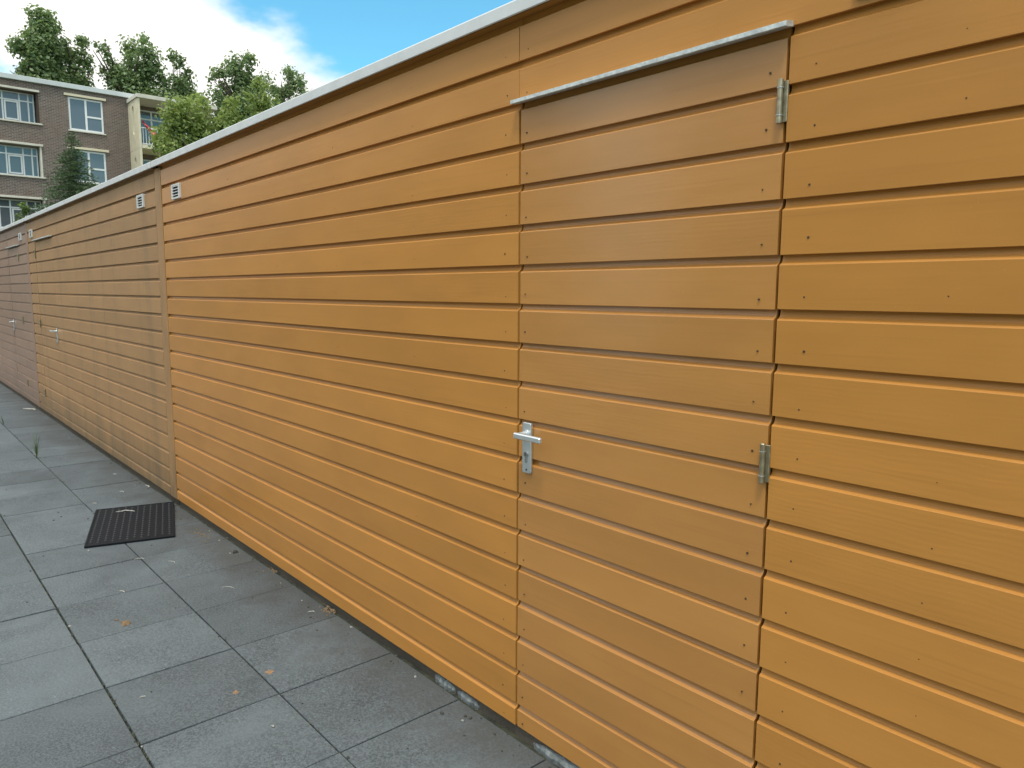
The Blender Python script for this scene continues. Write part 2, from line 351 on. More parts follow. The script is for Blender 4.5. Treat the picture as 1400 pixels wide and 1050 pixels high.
# ------------------------------------------------------------------ sheds
P = 0.125
def zb(k): return (18.7-k)*P                       # lower edge of board row k
def profile(h, e=0.0):
    return [(0.0010, 0), (0, 0.0010), (0, h-0.0245), (0.0004, h-0.0240), (0.0016, h-0.0234), (0.0022, h-0.0222), (0.0060, h-0.0206), (0.0095, h-0.0182), (0.0122, h-0.0147), (0.0138, h-0.0105), (0.0146, h-0.006),
            (0.0150, h-0.002), (0.0150, h+0.010), (0.024, h+0.010), (0.024, 0.014), (0.0146, 0.014), (0.0140, 0.0015)]
BM = {}
def board(parent, x0, x1, k, mat):
    """one cladding board of row k between x0 and x1"""
    if k == 0: z, h = zb(0), 0.036
    elif k == 19: z, h = 0.004, zb(18)-0.004
    else: z, h = zb(k), P
    key = (round(x1-x0, 4), round(h, 4), mat)
    if key not in BM: BM[key] = MB().prism(profile(h), 0, x1-x0).mesh('board', M[mat])
    return place('board', BM[key], parent, (x0, rng.uniform(-0.0009, 0.0009), z+rng.uniform(-0.0008, 0.0008)), (rng.uniform(-.004, .004), 0, 0))
def disc(mb, x, y, z, r, n=7, t=0.0006):
    vs = [(x+r*math.cos(2*math.pi*i/n), y-t, z+r*math.sin(2*math.pi*i/n)) for i in range(n)]+[(x+r*1.1*math.cos(2*math.pi*i/n), y+0.0015, z+r*1.1*math.sin(2*math.pi*i/n)) for i in range(n)]
    mb.add(vs, [tuple(range(n))]+[(i, (i+1) % n, n+(i+1) % n, n+i) for i in range(n)])

def vent(parent, x, z, w=0.16, h=0.094):
    m = MB(); t = 0.011                             # raised rim round a dark back plate
    m.box(x-w/2, x-w/2+t*1.8, -0.013, 0.012, z-h/2, z+h/2, 0.002); m.box(x+w/2-t*1.8, x+w/2, -0.013, 0.012, z-h/2, z+h/2, 0.002)
    m.box(x-w/2+t*1.8, x+w/2-t*1.8, -0.0125, 0.012, z+h/2-t, z+h/2); m.box(x-w/2+t*1.8, x+w/2-t*1.8, -0.0125, 0.012, z-h/2, z-h/2+t)
    v = part('vent', m, M['white_alu'], parent, (x, 0, z))
    part('vent_back', MB().box(x-w/2+t, x+w/2-t, -0.0035, -0.0018, z-h/2+t*.6, z+h/2-t*.6), M['dark'], v, (x, 0, z))
    for i in range(4):
        zz = z-h/2+t+(i+0.80)*(h-2*t)/4
        s = MB(); s.prism([(-0.0118, zz-0.0026), (-0.0106, zz-0.0030), (-0.0038, zz+0.0018), (-0.0040, zz+0.0030), (-0.0112, zz+0.0016)], x-w/2+t*1.7, x+w/2-t*1.7)
        part('slat', s, M['white_alu'], v, (x, 0, zz))
def hinge(parent, x, z, side):
    """side +1: the leaf runs to +X"""
    m = MB(); yb = -0.010; L = 0.098
    m.tube([(x, yb, z-L/2+0.02), (x, yb, z+L/2-0.02)], [0.0062, 0.0062], 14)
    h = part('hinge', m, M['hinge'], parent, (x, 0, z), False)
    for s in (-1, 1):
        k = MB(); k.tube([(x, yb, z+s*(L/2-0.0185)), (x, yb, z+s*(L/2-0.0185)+s*0.0001), (x, yb, z+s*(L/2-0.002)), (x, yb, z+s*L/2)], [0.0062, 0.0066, 0.0066, 0.0046], 14); part('knuckle', k, M['hinge'], h, (x, 0, z))
        k = MB(); k.tube([(x, yb, z+s*(L/2-0.0200)), (x, yb, z+s*(L/2-0.0186))], [0.0076, 0.0076], 14); part('washer', k, M['alu'], h, (x, 0, z))
    k = MB().box(min(x, x+side*0.018), max(x, x+side*0.015), -0.004, 0.004, z-L/2+0.004, z+L/2-0.004, 0.001); part('leaf', k, M['hinge'], h, (x, 0, z))
def lock_set(door, x, z, side):
    """escutcheon centre x, lever height z; side = direction the lever points"""
    def ell(cx, cz, w, h, y0, y1, r, mat, name):
        pts = []
        for qx, qz, a0 in ((1, 1, 0), (-1, 1, 90), (-1, -1, 180), (1, -1, 270)):
            for a in range(0, 91, 30): pts.append((cx+qx*(w/2-r)+r*math.cos(R(a0+a)), cz+qz*(h/2-r)+r*math.sin(R(a0+a))))
        n = len(pts); m = MB(); b = 0.0012
        vs = [(p, y1, q) for p, q in pts]+[(p, y0+b, q) for p, q in pts]+[(cx+(p-cx)*(1-2*b/w), y0, cz+(q-cz)*(1-2*b/h)) for p, q in pts]
        m.add(vs, [(i, (i+1) % n, n+(i+1) % n, n+i) for i in range(n)]+[(n+i, n+(i+1) % n, 2*n+(i+1) % n, 2*n+i) for i in range(n)]+[tuple(range(2*n, 3*n)), tuple(range(n))[::-1]])
        return part(name, m, M[mat], door, (x, 0, z))
    ell(x, z-0.046, 0.040, 0.166, -0.0085, -0.0004, 0.006, 'alu', 'handle_plate')
    m = MB(); m.tube([(x, -0.008, z), (x, -0.013, z), (x, -0.0135, z), (x, -0.045, z)], [0.0145, 0.0135, 0.0105, 0.0095], 16); part('handle_neck', m, M['alu'], door, (x, 0, z))
    lv = MB(); a, b = (x-side*0.012), (x+side*0.112)
    y0 = -0.058
    lv.box(min(a, b), max(a, b), y0, y0+0.014, z-0.0095, z+0.0095, 0.0035); part('lever', lv, M['alu'], door, (x, 0, z))
    lc = MB(); lc.tube([(x, -0.008, z-0.066), (x, -0.013, z-0.066), (x, -0.0132, z-0.066)], [0.0088, 0.0086, 0.0060], 14)
    lc.box(x-0.0048, x+0.0048, -0.0128, -0.006, z-0.0935, z-0.069, 0.002); part('lock_cylinder', lc, M['steel'], door, (x, 0, z-0.07))
    part('keyhole', MB().box(x-0.001, x+0.001, -0.0139, -0.0125, z-0.071, z-0.061), M['dark'], door, (x, 0, z-0.066))
    sc = MB(); disc(sc, x, -0.0087, z-0.118, 0.0032, 10); part('screw', sc, M['dark'], door, (x, 0, z-0.12))

def shed(xl, xr, mat, label, door, hinge_left, vents, post, header, bottom=0.0):
    """xl..xr cladding; door (x0, x1); header = span of the boards that run over the door"""
    s = thing('storage_shed', ((xl+xr)/2, 0, ZG), label, 'shed', 'row of wooden storage sheds')
    d0, d1 = door; gl, gr = (0.0080, 0.0085)
    # body
    w = MB()
    w.box(xl+0.01, d0-0.012, 0.025, 0.075, 0.006, 2.355); w.box(d1+0.012, xr-0.01, 0.025, 0.075, 0.006, 2.355); w.box(d0-0.012, d1+0.012, 0.025, 0.075, zb(2)+0.01, 2.355)
    w.box(xl+0.01, xl+0.07, 0.075, 2.93, 0.006, 2.355); w.box(xr-0.07, xr-0.01, 0.075, 2.93, 0.006, 2.355); w.box(xl+0.01, xr-0.01, 2.93, 3.0, 0.006, 2.355)
    part('wall', w, M['core'], s)
    fo = MB(); n = int((xr-xl)/0.16); vs = []; fs = []
    for i in range(n+1):
        x = xl-0.13*(1 if post == 'l' else 0)+(xr-xl+0.13)*i/n
        y = 0.016+rng.uniform(-0.003, 0.003)
        vs += [(x, y-0.003+rng.uniform(-.004, .003), -0.12), (x, y, -0.012), (x, y+0.004, 0.003), (x, 0.11, 0.003)]
    for i in range(n):
        for q in range(3): fs.append((i*4+q, i*4+4+q, i*4+5+q, i*4+1+q))
    fo.add(vs, fs); part('foundation', fo, M['base'], s)
    part('roof', MB().box(xl-0.07, xr+0.07, -0.030, 3.05, 2.356, 2.374), M['felt'], s)
    e0, e1 = xl-0.069, xr+0.069
    part('roof_edge', MB().prism([(-0.036, 2.337), (-0.0385, 2.339), (-0.0385, 2.375), (-0.036, 2.379), (0.07, 2.381), (0.07, 2.3745), (-0.0325, 2.3745), (-0.0325, 2.337)], e0, e1), M['zinc'], s)
    part('eaves_board', MB().box(xl-0.002, xr+0.002, -0.020, 0.016, 2.3405, 2.3555), M[mat], s)
    # cladding
    sides = [(xl, d0), (d1, xr)]
    for k in range(1, 20):
        if k <= 2:
            if header[0] > xl+0.01: board(s, xl, header[0]-0.0012, k, mat)
            board(s, header[0]+(0.0012 if header[0] > xl+.01 else 0), header[1]-(0.0012 if header[1] < xr-.01 else 0), k, mat)
            if header[1] < xr-0.01: board(s, header[1]+0.0012, xr, k, mat)
        else:
            for a, b in sides: board(s, a, b, k, mat)
    # door with its own boards
    dr = part('door', MB().box(d0+gl+0.004, d1-gr-0.004, 0.025, 0.06, 0.006, zb(2)-0.006), M['core'], s, ((d0+d1)/2, 0, 0))
    for k in range(3, 20):
        kk = board(dr, d0+gl, d1-gr, k, mat if mat != 'orange' else 'orange_door'); kk.location.y += rng.uniform(0.0005, 0.003)
    # drip bar above the door
    zt = zb(2)
    b = MB(); b.prism([(0.006, zt-0.001), (-0.027, zt-0.008), (-0.030, zt-0.0065), (-0.030, zt+0.0035), (-0.0275, zt+0.0045), (0.006, zt+0.011)], d0-0.008, d1+0.004)
    part('drip_bar', b, M['galv'], s, ((d0+d1)/2, 0, zt))
    hx = (d0+0.012, d1-0.014)[0 if hinge_left else 1]; sg = -1 if hinge_left else 1
    for z in (1.927, 1.097, 0.245): hinge(s, hx, z, sg)
    lock_set(dr, d1-0.056 if hinge_left else d0+0.056, 1.043, -1 if hinge_left else 1)
    for vx, vz in vents: vent(s, vx, vz)
    # nails: too small to pick apart
    nm = MB()
    def nail(x, k, f):
        z0, h = (zb(k), P) if k < 19 else (0.0, zb(18))
        disc(nm, x+rng.uniform(-.006, .006), -0.0003, z0+h*0.22+rng.uniform(-.006, .012), rng.uniform(0.0016, 0.0028)*f)
    for k in range(1, 20):
        for x, pr in ((d0-0.062, .95), (d0+0.040, .95), (d1-0.05, .95), (d1+0.065, .95), (xl+0.05, .5), (xr-0.05, .5)):
            if k <= 2 and abs(x-d0) > 0.07 and abs(x-d1) < 0.07: continue
            if rng.random() < pr: nail(x, k, 1)
        x = xl+0.6
        while x < xr-0.2:
            if not (d0-0.15 < x < d1+0.15) and rng.random() < 0.55: nail(x, k, 0.6)
            x += 0.62
    tag(part('nail_heads', nm, M['nail'], s), kind='stuff')
    if post:
        x0, x1 = (xl-0.138, xl-0.004) if post == 'l' else (xr+0.012, xr+0.150)
        part('post', MB().box(x0, x1, -0.003, 0.10, 0.002, 2.336, 0.002), M[mat], s)
    return s, dr

W = 0.9036
s1, door1 = shed(-3.678, 1.62, 'orange', 'freshly painted glossy orange wooden shed with ribbed boards', (0, W), False, [(-3.352, 2.142), (1.125, 2.150)], None, (0, 1.62))
s2, _ = shed(-9.205, -3.832, 'tan', 'weathered tan wooden shed between the orange shed and the mauve shed', (-8.72, -7.66), True, [(-4.175, 2.150), (-8.91, 2.180)], 'r', (-9.205, -7.66))
s3, _ = shed(-14.6, -9.345, 'mauve', 'faded mauve brown wooden shed at the far end of the row', (-10.93, -9.98), False, [(-9.735, 2.185)], 'r', (-10.93, -9.345))

# pale mortar squeezed out at the foot of the orange shed
for (xa, xb, w) in ((-0.50, -0.36, 0.014), (-0.35, -0.21, 0.010), (0.08, 0.36, 0.012), (0.40, 0.62, 0.012)):
    n = 12; vs = []; fs = []
    for i in range(n+1):
        x = xa+(xb-xa)*i/n; t = math.sin(math.pi*i/n)**0.6*w*(0.35+0.9*rng.random())+0.001
        vs += [(x, 0.019, -0.020+math.sin(math.pi*i/n)*0.016*rng.uniform(.3, 1.1)), (x, 0.0155-t*0.5, -0.023+math.sin(math.pi*i/n)*0.012*rng.uniform(.2, 1.1)), (x, 0.014-t, -0.029+rng.uniform(-.002, .002)), (x, 0.016-t, -0.07)]
    for i in range(n):
        for q in range(3): fs.append((i*4+q, i*4+4+q, i*4+5+q, i*4+1+q))
    mm = MB().add(vs, fs); part('mortar', mm, M['mortar'], s1, (xa, 0.016, -0.05))

# ------------------------------------------------------------------ rubber mat
mat_o = thing('rubber_mat', (*gp(-3.455, -0.352), ZG), 'black rubber studded door mat lying on the grey tiles', 'door mat')
mat_o.rotation_euler = (0, 0, R(-16.2))
ML, MWd = 0.82, 0.493
def child(name, mb, mat, parent, smooth=False):
    o = bpy.data.objects.new(name, mb.mesh(name, M[mat], smooth)); COL.objects.link(o); o.parent = parent; WL[o.name] = Vector(); return o
child('slab', MB().box(-ML/2, ML/2, -MWd/2, MWd/2, 0.0015, 0.011, 0.002), 'rubber', mat_o)
m = MB()
m.box(-ML/2, ML/2, -MWd/2, -MWd/2+0.012, 0.011, 0.0136, 0.001); m.box(-ML/2, ML/2, MWd/2-0.012, MWd/2, 0.011, 0.0136, 0.001)
m.box(-ML/2, -ML/2+0.012, -MWd/2+0.012, MWd/2-0.012, 0.011, 0.0134, 0.001); m.box(ML/2-0.012, ML/2, -MWd/2+0.012, MWd/2-0.012, 0.011, 0.0134, 0.001)
child('rim', m, 'rubber', mat_o)
m = MB()
for i in range(12):
    for j in range(17):
        x = -ML/2+0.03+(ML-0.06)*(j+(0.5 if i % 2 else 0))/17; y = -MWd/2+0.030+(MWd-0.06)*i/11
        n = 6; r = 0.0085; vs = [(x+r*math.cos(k*1.0472)*1.1, y+r*math.sin(k*1.0472), 0.0108) for k in range(n)]+[(x+r*.62*math.cos(k*1.0472), y+r*.62*math.sin(k*1.0472), 0.0150) for k in range(n)]
        m.add(vs, [(k, (k+1) % n, n+(k+1) % n, n+k) for k in range(n)]+[tuple(range(n, 2*n))])
tag(child('studs', m, 'stud', mat_o), kind='stuff')

# ------------------------------------------------------------------ small things on the paving
def blob(r, flat, seed, n=9, rings=4):
    q = random.Random(seed); m = MB(); vs = [(0, 0, r*flat)]; fs = []
    ph = [q.uniform(0.55, 1.35) for _ in range(n)]
    for i in range(1, rings+1):
        a = math.pi*0.5*i/rings
        for k in range(n):
            rr = r*math.sin(a)*ph[k]*q.uniform(.92, 1.08); vs.append((rr*math.cos(2*math.pi*k/n)*1.25, rr*math.sin(2*math.pi*k/n), max(0.0, r*flat*math.cos(a)*q.uniform(.8, 1.2))))
    for k in range(n): fs.append((0, 1+k, 1+(k+1) % n))
    for i in range(rings-1):
        for k in range(n): fs.append((1+i*n+k, 1+(i+1)*n+k, 1+(i+1)*n+(k+1) % n, 1+i*n+(k+1) % n))
    fs.append(tuple(1+(rings-1)*n+k for k in range(n)))
    return m.add(vs, fs)
def sliver(L, w, seed, curl=0.2):
    q = random.Random(seed); m = MB(); n = 7; vs = []; fs = []; t = 0.0012
    for i in range(n+1):
        u = i/n; x = (u-.5)*L; y = math.sin(u*2.6)*L*curl; ww = w*math.sin(math.pi*min(.97, max(.03, u)))**.6*q.uniform(.7, 1.1); z = 0.001+math.sin(math.pi*u)*0.004*q.random()
        vs += [(x, y-ww/2, z), (x, y+ww/2, z+q.uniform(0, .003)), (x, y, z+t+w*.25)]
    for i in range(n):
        for a, b in ((0, 1), (1, 2), (2, 0)): fs.append((i*3+a, i*3+3+a, i*3+3+b, i*3+b))
    fs += [(0, 1, 2), (n*3, n*3+2, n*3+1)]
    return m.add(vs, fs)
def loose(name, mb, mat, x, y, rz, label, cat, group=None, z=ZG):
    x, y = gp(x, y)
    o = place(name, mb.mesh(name, M[mat]), None, (x, y, z), (0, 0, rz)); return tag(o, label, cat, group)
loose('pebble', blob(0.017, 0.95, 3), 'pebble', -2.470, -0.045, 0.4, 'small dark rounded pebble on the tile beside the orange shed', 'pebble')
loose('fallen_leaf', blob(0.020, 0.45, 5), 'dry_leaf', -1.866, -0.788, 0.2, 'crumpled dry brown leaf on a grey paving tile', 'leaf', z=ZG)
loose('leaf_fragment', blob(0.008, 0.4, 8), 'dry_leaf', -1.93, -0.81, 0.2, 'tiny crumb of brown leaf beside the crumpled dry leaf', 'leaf')
for x, y, r, sd_, lb in ((-0.999, -0.461, 0.024, 11, 'round orange paint blot on the tile joint side near the shed'), (-0.934, -0.623, 0.018, 14, 'ragged orange paint blot in the middle of a tile')):
    loose('paint_blot', blob(r, 0.03, sd_, 23, 2), 'rust_spot', x, y, 0.7+sd_, lb, 'paint blot')
pale = [(-2.716, -0.508, 0.052, .010, .9, 'curled white sliver at a tile joint in front of the rubber mat', 4), (-2.268, -0.708, 0.045, .008, .2, 'white sliver lying along a tile joint above the brown leaf', 5), (-1.964, -0.279, 0.085, .004, .5, 'thin bent pale straw on a tile near the orange shed', 6),
        (-2.545, -0.385, 0.065, .006, .15, 'straight pale splinter between the rubber mat and the pebble', 7), (-4.40, -0.03, 0.12, .016, -.3, 'pale dry leaf strip against the foot of the tan shed', 8), (-9.45, -0.10, 0.24, .04, .3, 'pale dry leaf heap strip at the foot of the post between tan and mauve sheds', 9),
        (-5.00, -0.11, 0.03, .013, .6, 'white chip beside the foundation of the tan shed', 10), (-4.354, -0.211, 0.05, .014, .2, 'white chip just behind the rubber mat', 12), (-4.139, -0.446, 0.05, .009, .2, 'pale chip beside the corner of the rubber mat', 13), (-1.41, -0.075, 0.032, .009, .9, 'curled pale flake near the crumb of dirt by the orange shed', 15),
        (-1.129, -0.905, 0.022, .010, 1.2, 'small white bird dropping in the middle of a tile', 16), (-0.623, -0.610, 0.016, .009, .3, 'pair of tiny white crumbs on the tile by the joint', 17), (-3.06, -0.70, 0.02, .010, .1, 'tiny white crumb touching the rubber mat corner', 18)]
for x, y, L, w, a, lb, sd_ in pale:
    loose('pale_flake', sliver(L, w, sd_, 0.25), 'flake', x, y, a, lb, 'flake')
o = loose('dry_leaf_on_mat', sliver(0.12, .016, 44, .25), 'flake', -3.72, -0.34, 0.9, 'curled dry leaf lying on the rubber mat', 'leaf', z=ZG+0.0146)
# crumbs nobody could count
cm = MB(); q = random.Random(21)
for _ in range(520):
    u = q.random()
    if u < .45: x, y = q.uniform(-9, 0.6), -abs(q.gauss(0, 0.06))-0.004
    elif u < .7: x, y = q.uniform(-9, 0.5), YB-q.choice((0, 0, 1))*TW+q.gauss(0, 0.008)
    else: x, y = q.uniform(-8, 0.2), q.uniform(-1.6, -0.02)
    r = q.choice((.002, .0025, .003, .004, .006)); b_ = blob(r, .7, q.randrange(9999), 5, 2)
    cm.add([(a+x, b+y, c+ZG) for a, b, c in b_.v], b_.f)
h = len(cm.f); crm = cm.mesh('crumbs', M['pebble']); crm.materials.append(M['flake'])
for i, p_ in enumerate(crm.polygons): p_.material_index = 1 if (i//11) % 9 == 0 else 0
tag(place('crumbs', crm), 'scattered dirt crumbs on the paving tiles along the sheds', 'dirt', kind='stuff')
dm = MB()
for cx, cy, n_, sp_ in ((-2.86, -0.10, 46, .07), (-1.33, -0.02, 46, .035), (-2.0, -0.015, 20, .03)):
    for _ in range(n_):
        b_ = blob(q.choice((.003, .004, .006)), .7, q.randrange(9999), 5, 2); x, y = cx+q.gauss(0, sp_), cy+q.gauss(0, sp_*.45); y = min(y, -0.003); dm.add([(a+x, b+y, c+ZG) for a, b, c in b_.v], b_.f)
tag(place('moss_crumbs', dm.mesh('moss_crumbs', M['dry_leaf'])), 'brown mossy crumbs gathered on the tiles by the orange shed', 'dirt', kind='stuff')
jm = MB()
for _ in range(900):
    if q.random() < .75: x, y = q.uniform(-8, 0.7), YB-q.choice((0, 1, 1, 2))*TW+q.gauss(0, 0.0018)
    else: x, y = X0-q.randrange(-1, 14)*TL+q.gauss(0, 0.001), q.uniform(-1.7, -0.02)
    b_ = blob(q.choice((.002, .0028, .0036)), .7, q.randrange(9999), 5, 2); jm.add([(a*1.6+x, b+y, c+ZG-0.004) for a, b, c in b_.v], b_.f)
tag(place('joint_moss', jm.mesh('joint_moss', M['moss'])), 'dark moss growing in the joints between the paving tiles', 'moss', kind='stuff')
def weed(x, y, h, n, label, sd_):
    q = random.Random(sd_); t = thing('weed', (*gp(x, y), ZG-0.004), label, 'weed')
    for i in range(n):
        a = q.uniform(0, 6.28); L = h*q.uniform(.35, 1); le = q.uniform(.08, .45); m = MB(); vs = []; fs = []; k = 5
        for j in range(k+1):
            u = j/k; px, py = math.cos(a)*L*le*u*u, math.sin(a)*L*le*u*u; w = 0.0045*(1-u)+.0006
            vs += [(px-w*math.sin(a), py+w*math.cos(a), L*u), (px+w*math.sin(a), py-w*math.cos(a), L*u), (px+math.cos(a)*.001, py+math.sin(a)*.001, L*u+.001)]
        for j in range(k):
            for b0, b1 in ((0, 1), (1, 2), (2, 0)): fs.append((j*3+b0, j*3+3+b0, j*3+3+b1, j*3+b1))
        m.add(vs, fs); child('blade', m, 'weed', t)
weed(-6.13, -0.50, 0.27, 14, 'tall green grass weed growing from the tile joint behind the rubber mat', 3)
weed(-8.41, -0.49, 0.12, 9, 'short green weed in the tile joint far along the path', 4)

# ------------------------------------------------------------------ apartment building
FX = -42.0
ap = thing('apartment_building', (FX-4.5, 3, ZG-0.045), 'dark brick apartment block with cream lintels and flat roof behind the sheds', 'building')
holes = []                                           # (y0, y1, z0, z1)
for z in (9.69, 7.10, 4.51, 1.92):
    holes.append((2.2, 5.62, z, z+1.46)); holes.append((6.90, 8.50, z-0.10, z+1.55)); holes.append((-3.6, -1.2, z, z+1.46))
    holes.append((10.12, 13.4, z-0.42, z+1.47))
Y0, Y1, Z0, Z1 = -6.0, 14.0, ZG-0.045, 11.60
ys = sorted({Y0, Y1, *[h[0] for h in holes], *[h[1] for h in holes]}); zs = sorted({Z0, Z1, *[h[2] for h in holes], *[h[3] for h in holes]})
w = MB()
for i in range(len(ys)-1):
    for j in range(len(zs)-1):
        yc, zc = (ys[i]+ys[i+1])/2, (zs[j]+zs[j+1])/2
        if any(h[0] < yc < h[1] and h[2] < zc < h[3] for h in holes): continue
        w.add([(FX, ys[i], zs[j]), (FX, ys[i+1], zs[j]), (FX, ys[i+1], zs[j+1]), (FX, ys[i], zs[j+1])], [(0, 1, 2, 3)])
for a, b, c, d in holes:
    e = FX-0.75
    w.add([(FX, a, c), (FX, b, c), (FX, b, d), (FX, a, d), (e, a, c), (e, b, c), (e, b, d), (e, a, d)], [(0, 1, 5, 4), (1, 2, 6, 5), (2, 3, 7, 6), (3, 0, 4, 7)])
w.add([(FX, Y0, Z0), (FX, Y1, Z0), (FX-9, Y1, Z0), (FX-9, Y0, Z0), (FX, Y0, Z1), (FX, Y1, Z1), (FX-9, Y1, Z1), (FX-9, Y0, Z1)], [(1, 2, 6, 5), (2, 3, 7, 6), (3, 0, 4, 7), (4, 5, 6, 7)])
part('wall', w, M['brick'], ap)
part('roof_band', MB().box(FX-9.1, FX+0.14, Y0-0.1, Y1+0.1, 11.60, 11.83, 0.01), M['roofband'], ap)
part('room_back', MB().box(FX-3.2, FX-3.0, Y0+0.2, Y1-0.2, 0.2, 11.4), M['room'], ap)
for z in (9.69, 7.10, 4.51, 1.92): part('floor_slab', MB().box(FX-3.0, FX-0.76, Y0+0.2, Y1-0.2, z-0.62, z-0.45), M['room'], ap)
def window(y0, y1, z0, z1, x, mull, trans, fr=0.065, curtains=(), name='window'):
    """frame with panes at depth x; mull = y of upright bars, trans = list of (pane index, z)"""
    m = MB(); d = 0.06
    m.box(x-d, x, y0, y0+fr, z0, z1); m.box(x-d, x, y1-fr, y1, z0, z1); m.box(x-d, x-0.002, y0+fr, y1-fr, z0, z0+fr); m.box(x-d, x-0.002, y0+fr, y1-fr, z1-fr, z1)
    for y in mull: m.box(x-d, x-0.001, y-fr*.55, y+fr*.55, z0+fr, z1-fr)
    es = [y0+fr, *mull, y1-fr]
    for i, z in trans: m.box(x-d, x-0.003, es[i], es[i+1], z-fr*.5, z+fr*.5)
    wo_ = part(name, m, M['white'], ap, (x, (y0+y1)/2, z0))
    for i in range(len(es)-1):
        zz = [z0+fr, *sorted(z for k, z in trans if k == i), z1-fr]
        for j in range(len(zz)-1):
            part('pane', MB().box(x-0.035, x-0.025, es[i], es[i+1], zz[j], zz[j+1]), M['glass'], wo_, (x, es[i], zz[j]))
    for a, b in curtains:
        m = MB(); n = max(3, int((b-a)/0.06)); vs = []
        for k in range(n+1):
            yy = a+(b-a)*k/n; xx = x-0.16+0.03*math.sin(k*1.9); vs += [(xx, yy, z0+0.03), (xx, yy, z1-0.03)]
        m.add(vs, [(2*k, 2*k+2, 2*k+3, 2*k+1) for k in range(n)]); part('curtain', m, M['curtain'], wo_, (x, a, z0))
    return wo_
for fl, z in enumerate((9.69, 7.10, 4.51, 1.92)):
    # recessed loggia glazing
    for (a, b) in ((2.2, 5.62), (-3.6, -1.2)):
        x = FX-0.42; t = z+1.05
        if a > 0:
            mul = [2.95, 3.72, 4.18, 4.88, 5.25]; window(a, 5.50, z+0.02, z+1.44, x, mul, [(i, t) for i in range(6)], 0.06, ((a+.1, a+.7), (4.2, 4.55)) if fl != 1 else ((3.0, 3.6), (4.25, 4.8)))
            m = MB(); m.box(x-0.02, x+0.025, 4.24, 4.31, z+0.10, t-0.05); m.box(x-0.02, x+0.025, 4.76, 4.83, z+0.10, t-0.05); m.box(x-0.02, x+0.024, 4.31, 4.76, z+0.10, z+0.17); m.box(x-0.02, x+0.024, 4.31, 4.76, t-0.12, t-0.05); part('casement', m, M['white'], ap)
        else: window(a, b, z+0.02, z+1.44, x, [-2.8, -2.0], [(i, t) for i in range(3)], 0.06)
        part('lintel', MB().box(FX-0.3, FX+0.10, a-0.05, b+0.06, z+1.47, z+1.57, 0.01), M['stone'], ap)
        part('sill', MB().box(FX-0.40, FX+0.07, a-0.05, b+0.10, z-0.08, z-0.004, 0.008), M['stone'], ap)
        if a > 0:
            part('jamb', MB().box(FX-0.38, FX+0.03, b-0.085, b-0.005, z+0.002, z+1.465), M['stone'] if fl else M['core'], ap)  # top floor jamb is dark to paint in the shadow beside the recess
    # big window
    window(6.915, 8.485, z-0.085, z+1.535, FX-0.05, [7.70], [(1, z+0.66)], 0.085, ((7.75, 8.10), (8.2, 8.45)) if fl == 1 else ())
    if fl == 0: part('blind', MB().box(FX-0.30, FX-0.28, 7.75, 8.40, z, z+0.62), M['curtain'], ap)
    part('lintel', MB().box(FX-0.1, FX+0.07, 6.74, 8.64, z+1.56, z+1.68, 0.008), M['cream'], ap)
    part('sill', MB().box(FX-0.04, FX+0.06, 6.84, 8.56, z-0.16, z-0.104, 0.006), M['stone'], ap)
    # balcony: back glazing, slab, side wall with slot, railing
    window(10.14, 13.38, z-0.40, z+1.45, FX-0.10, [10.85, 11.75, 12.6], [(i, z+0.98) for i in range(4)], 0.075, ((11.9, 12.5),))
    zf = z-0.86
    part('balcony_slab', MB().box(FX+0.005, FX+1.80, 9.80, 13.6, zf-0.02, zf+0.16, 0.008), M['cream'], ap)
    if fl < 3:
        r_ = MB(); rx = FX+1.72
        r_.box(rx-0.02, rx+0.02, 9.83, 13.55, zf+1.00, zf+1.05); r_.box(rx-0.015, rx+0.015, 9.83, 13.55, zf+0.22, zf+0.25)
        rl = part('railing', r_, M['white'], ap, (rx, 11, zf))
        for k in range(27):
            y = 9.9+k*0.138; part('bar', MB().box(rx-0.010, rx+0.010, y-0.010, y+0.010, zf+0.25, zf+1.00), M['white'], rl, (rx, y, zf))
part('balcony_roof', MB().box(FX+0.005, FX+1.88, 9.62, 13.7, 11.31, 11.50, 0.01), M['stone'], ap)
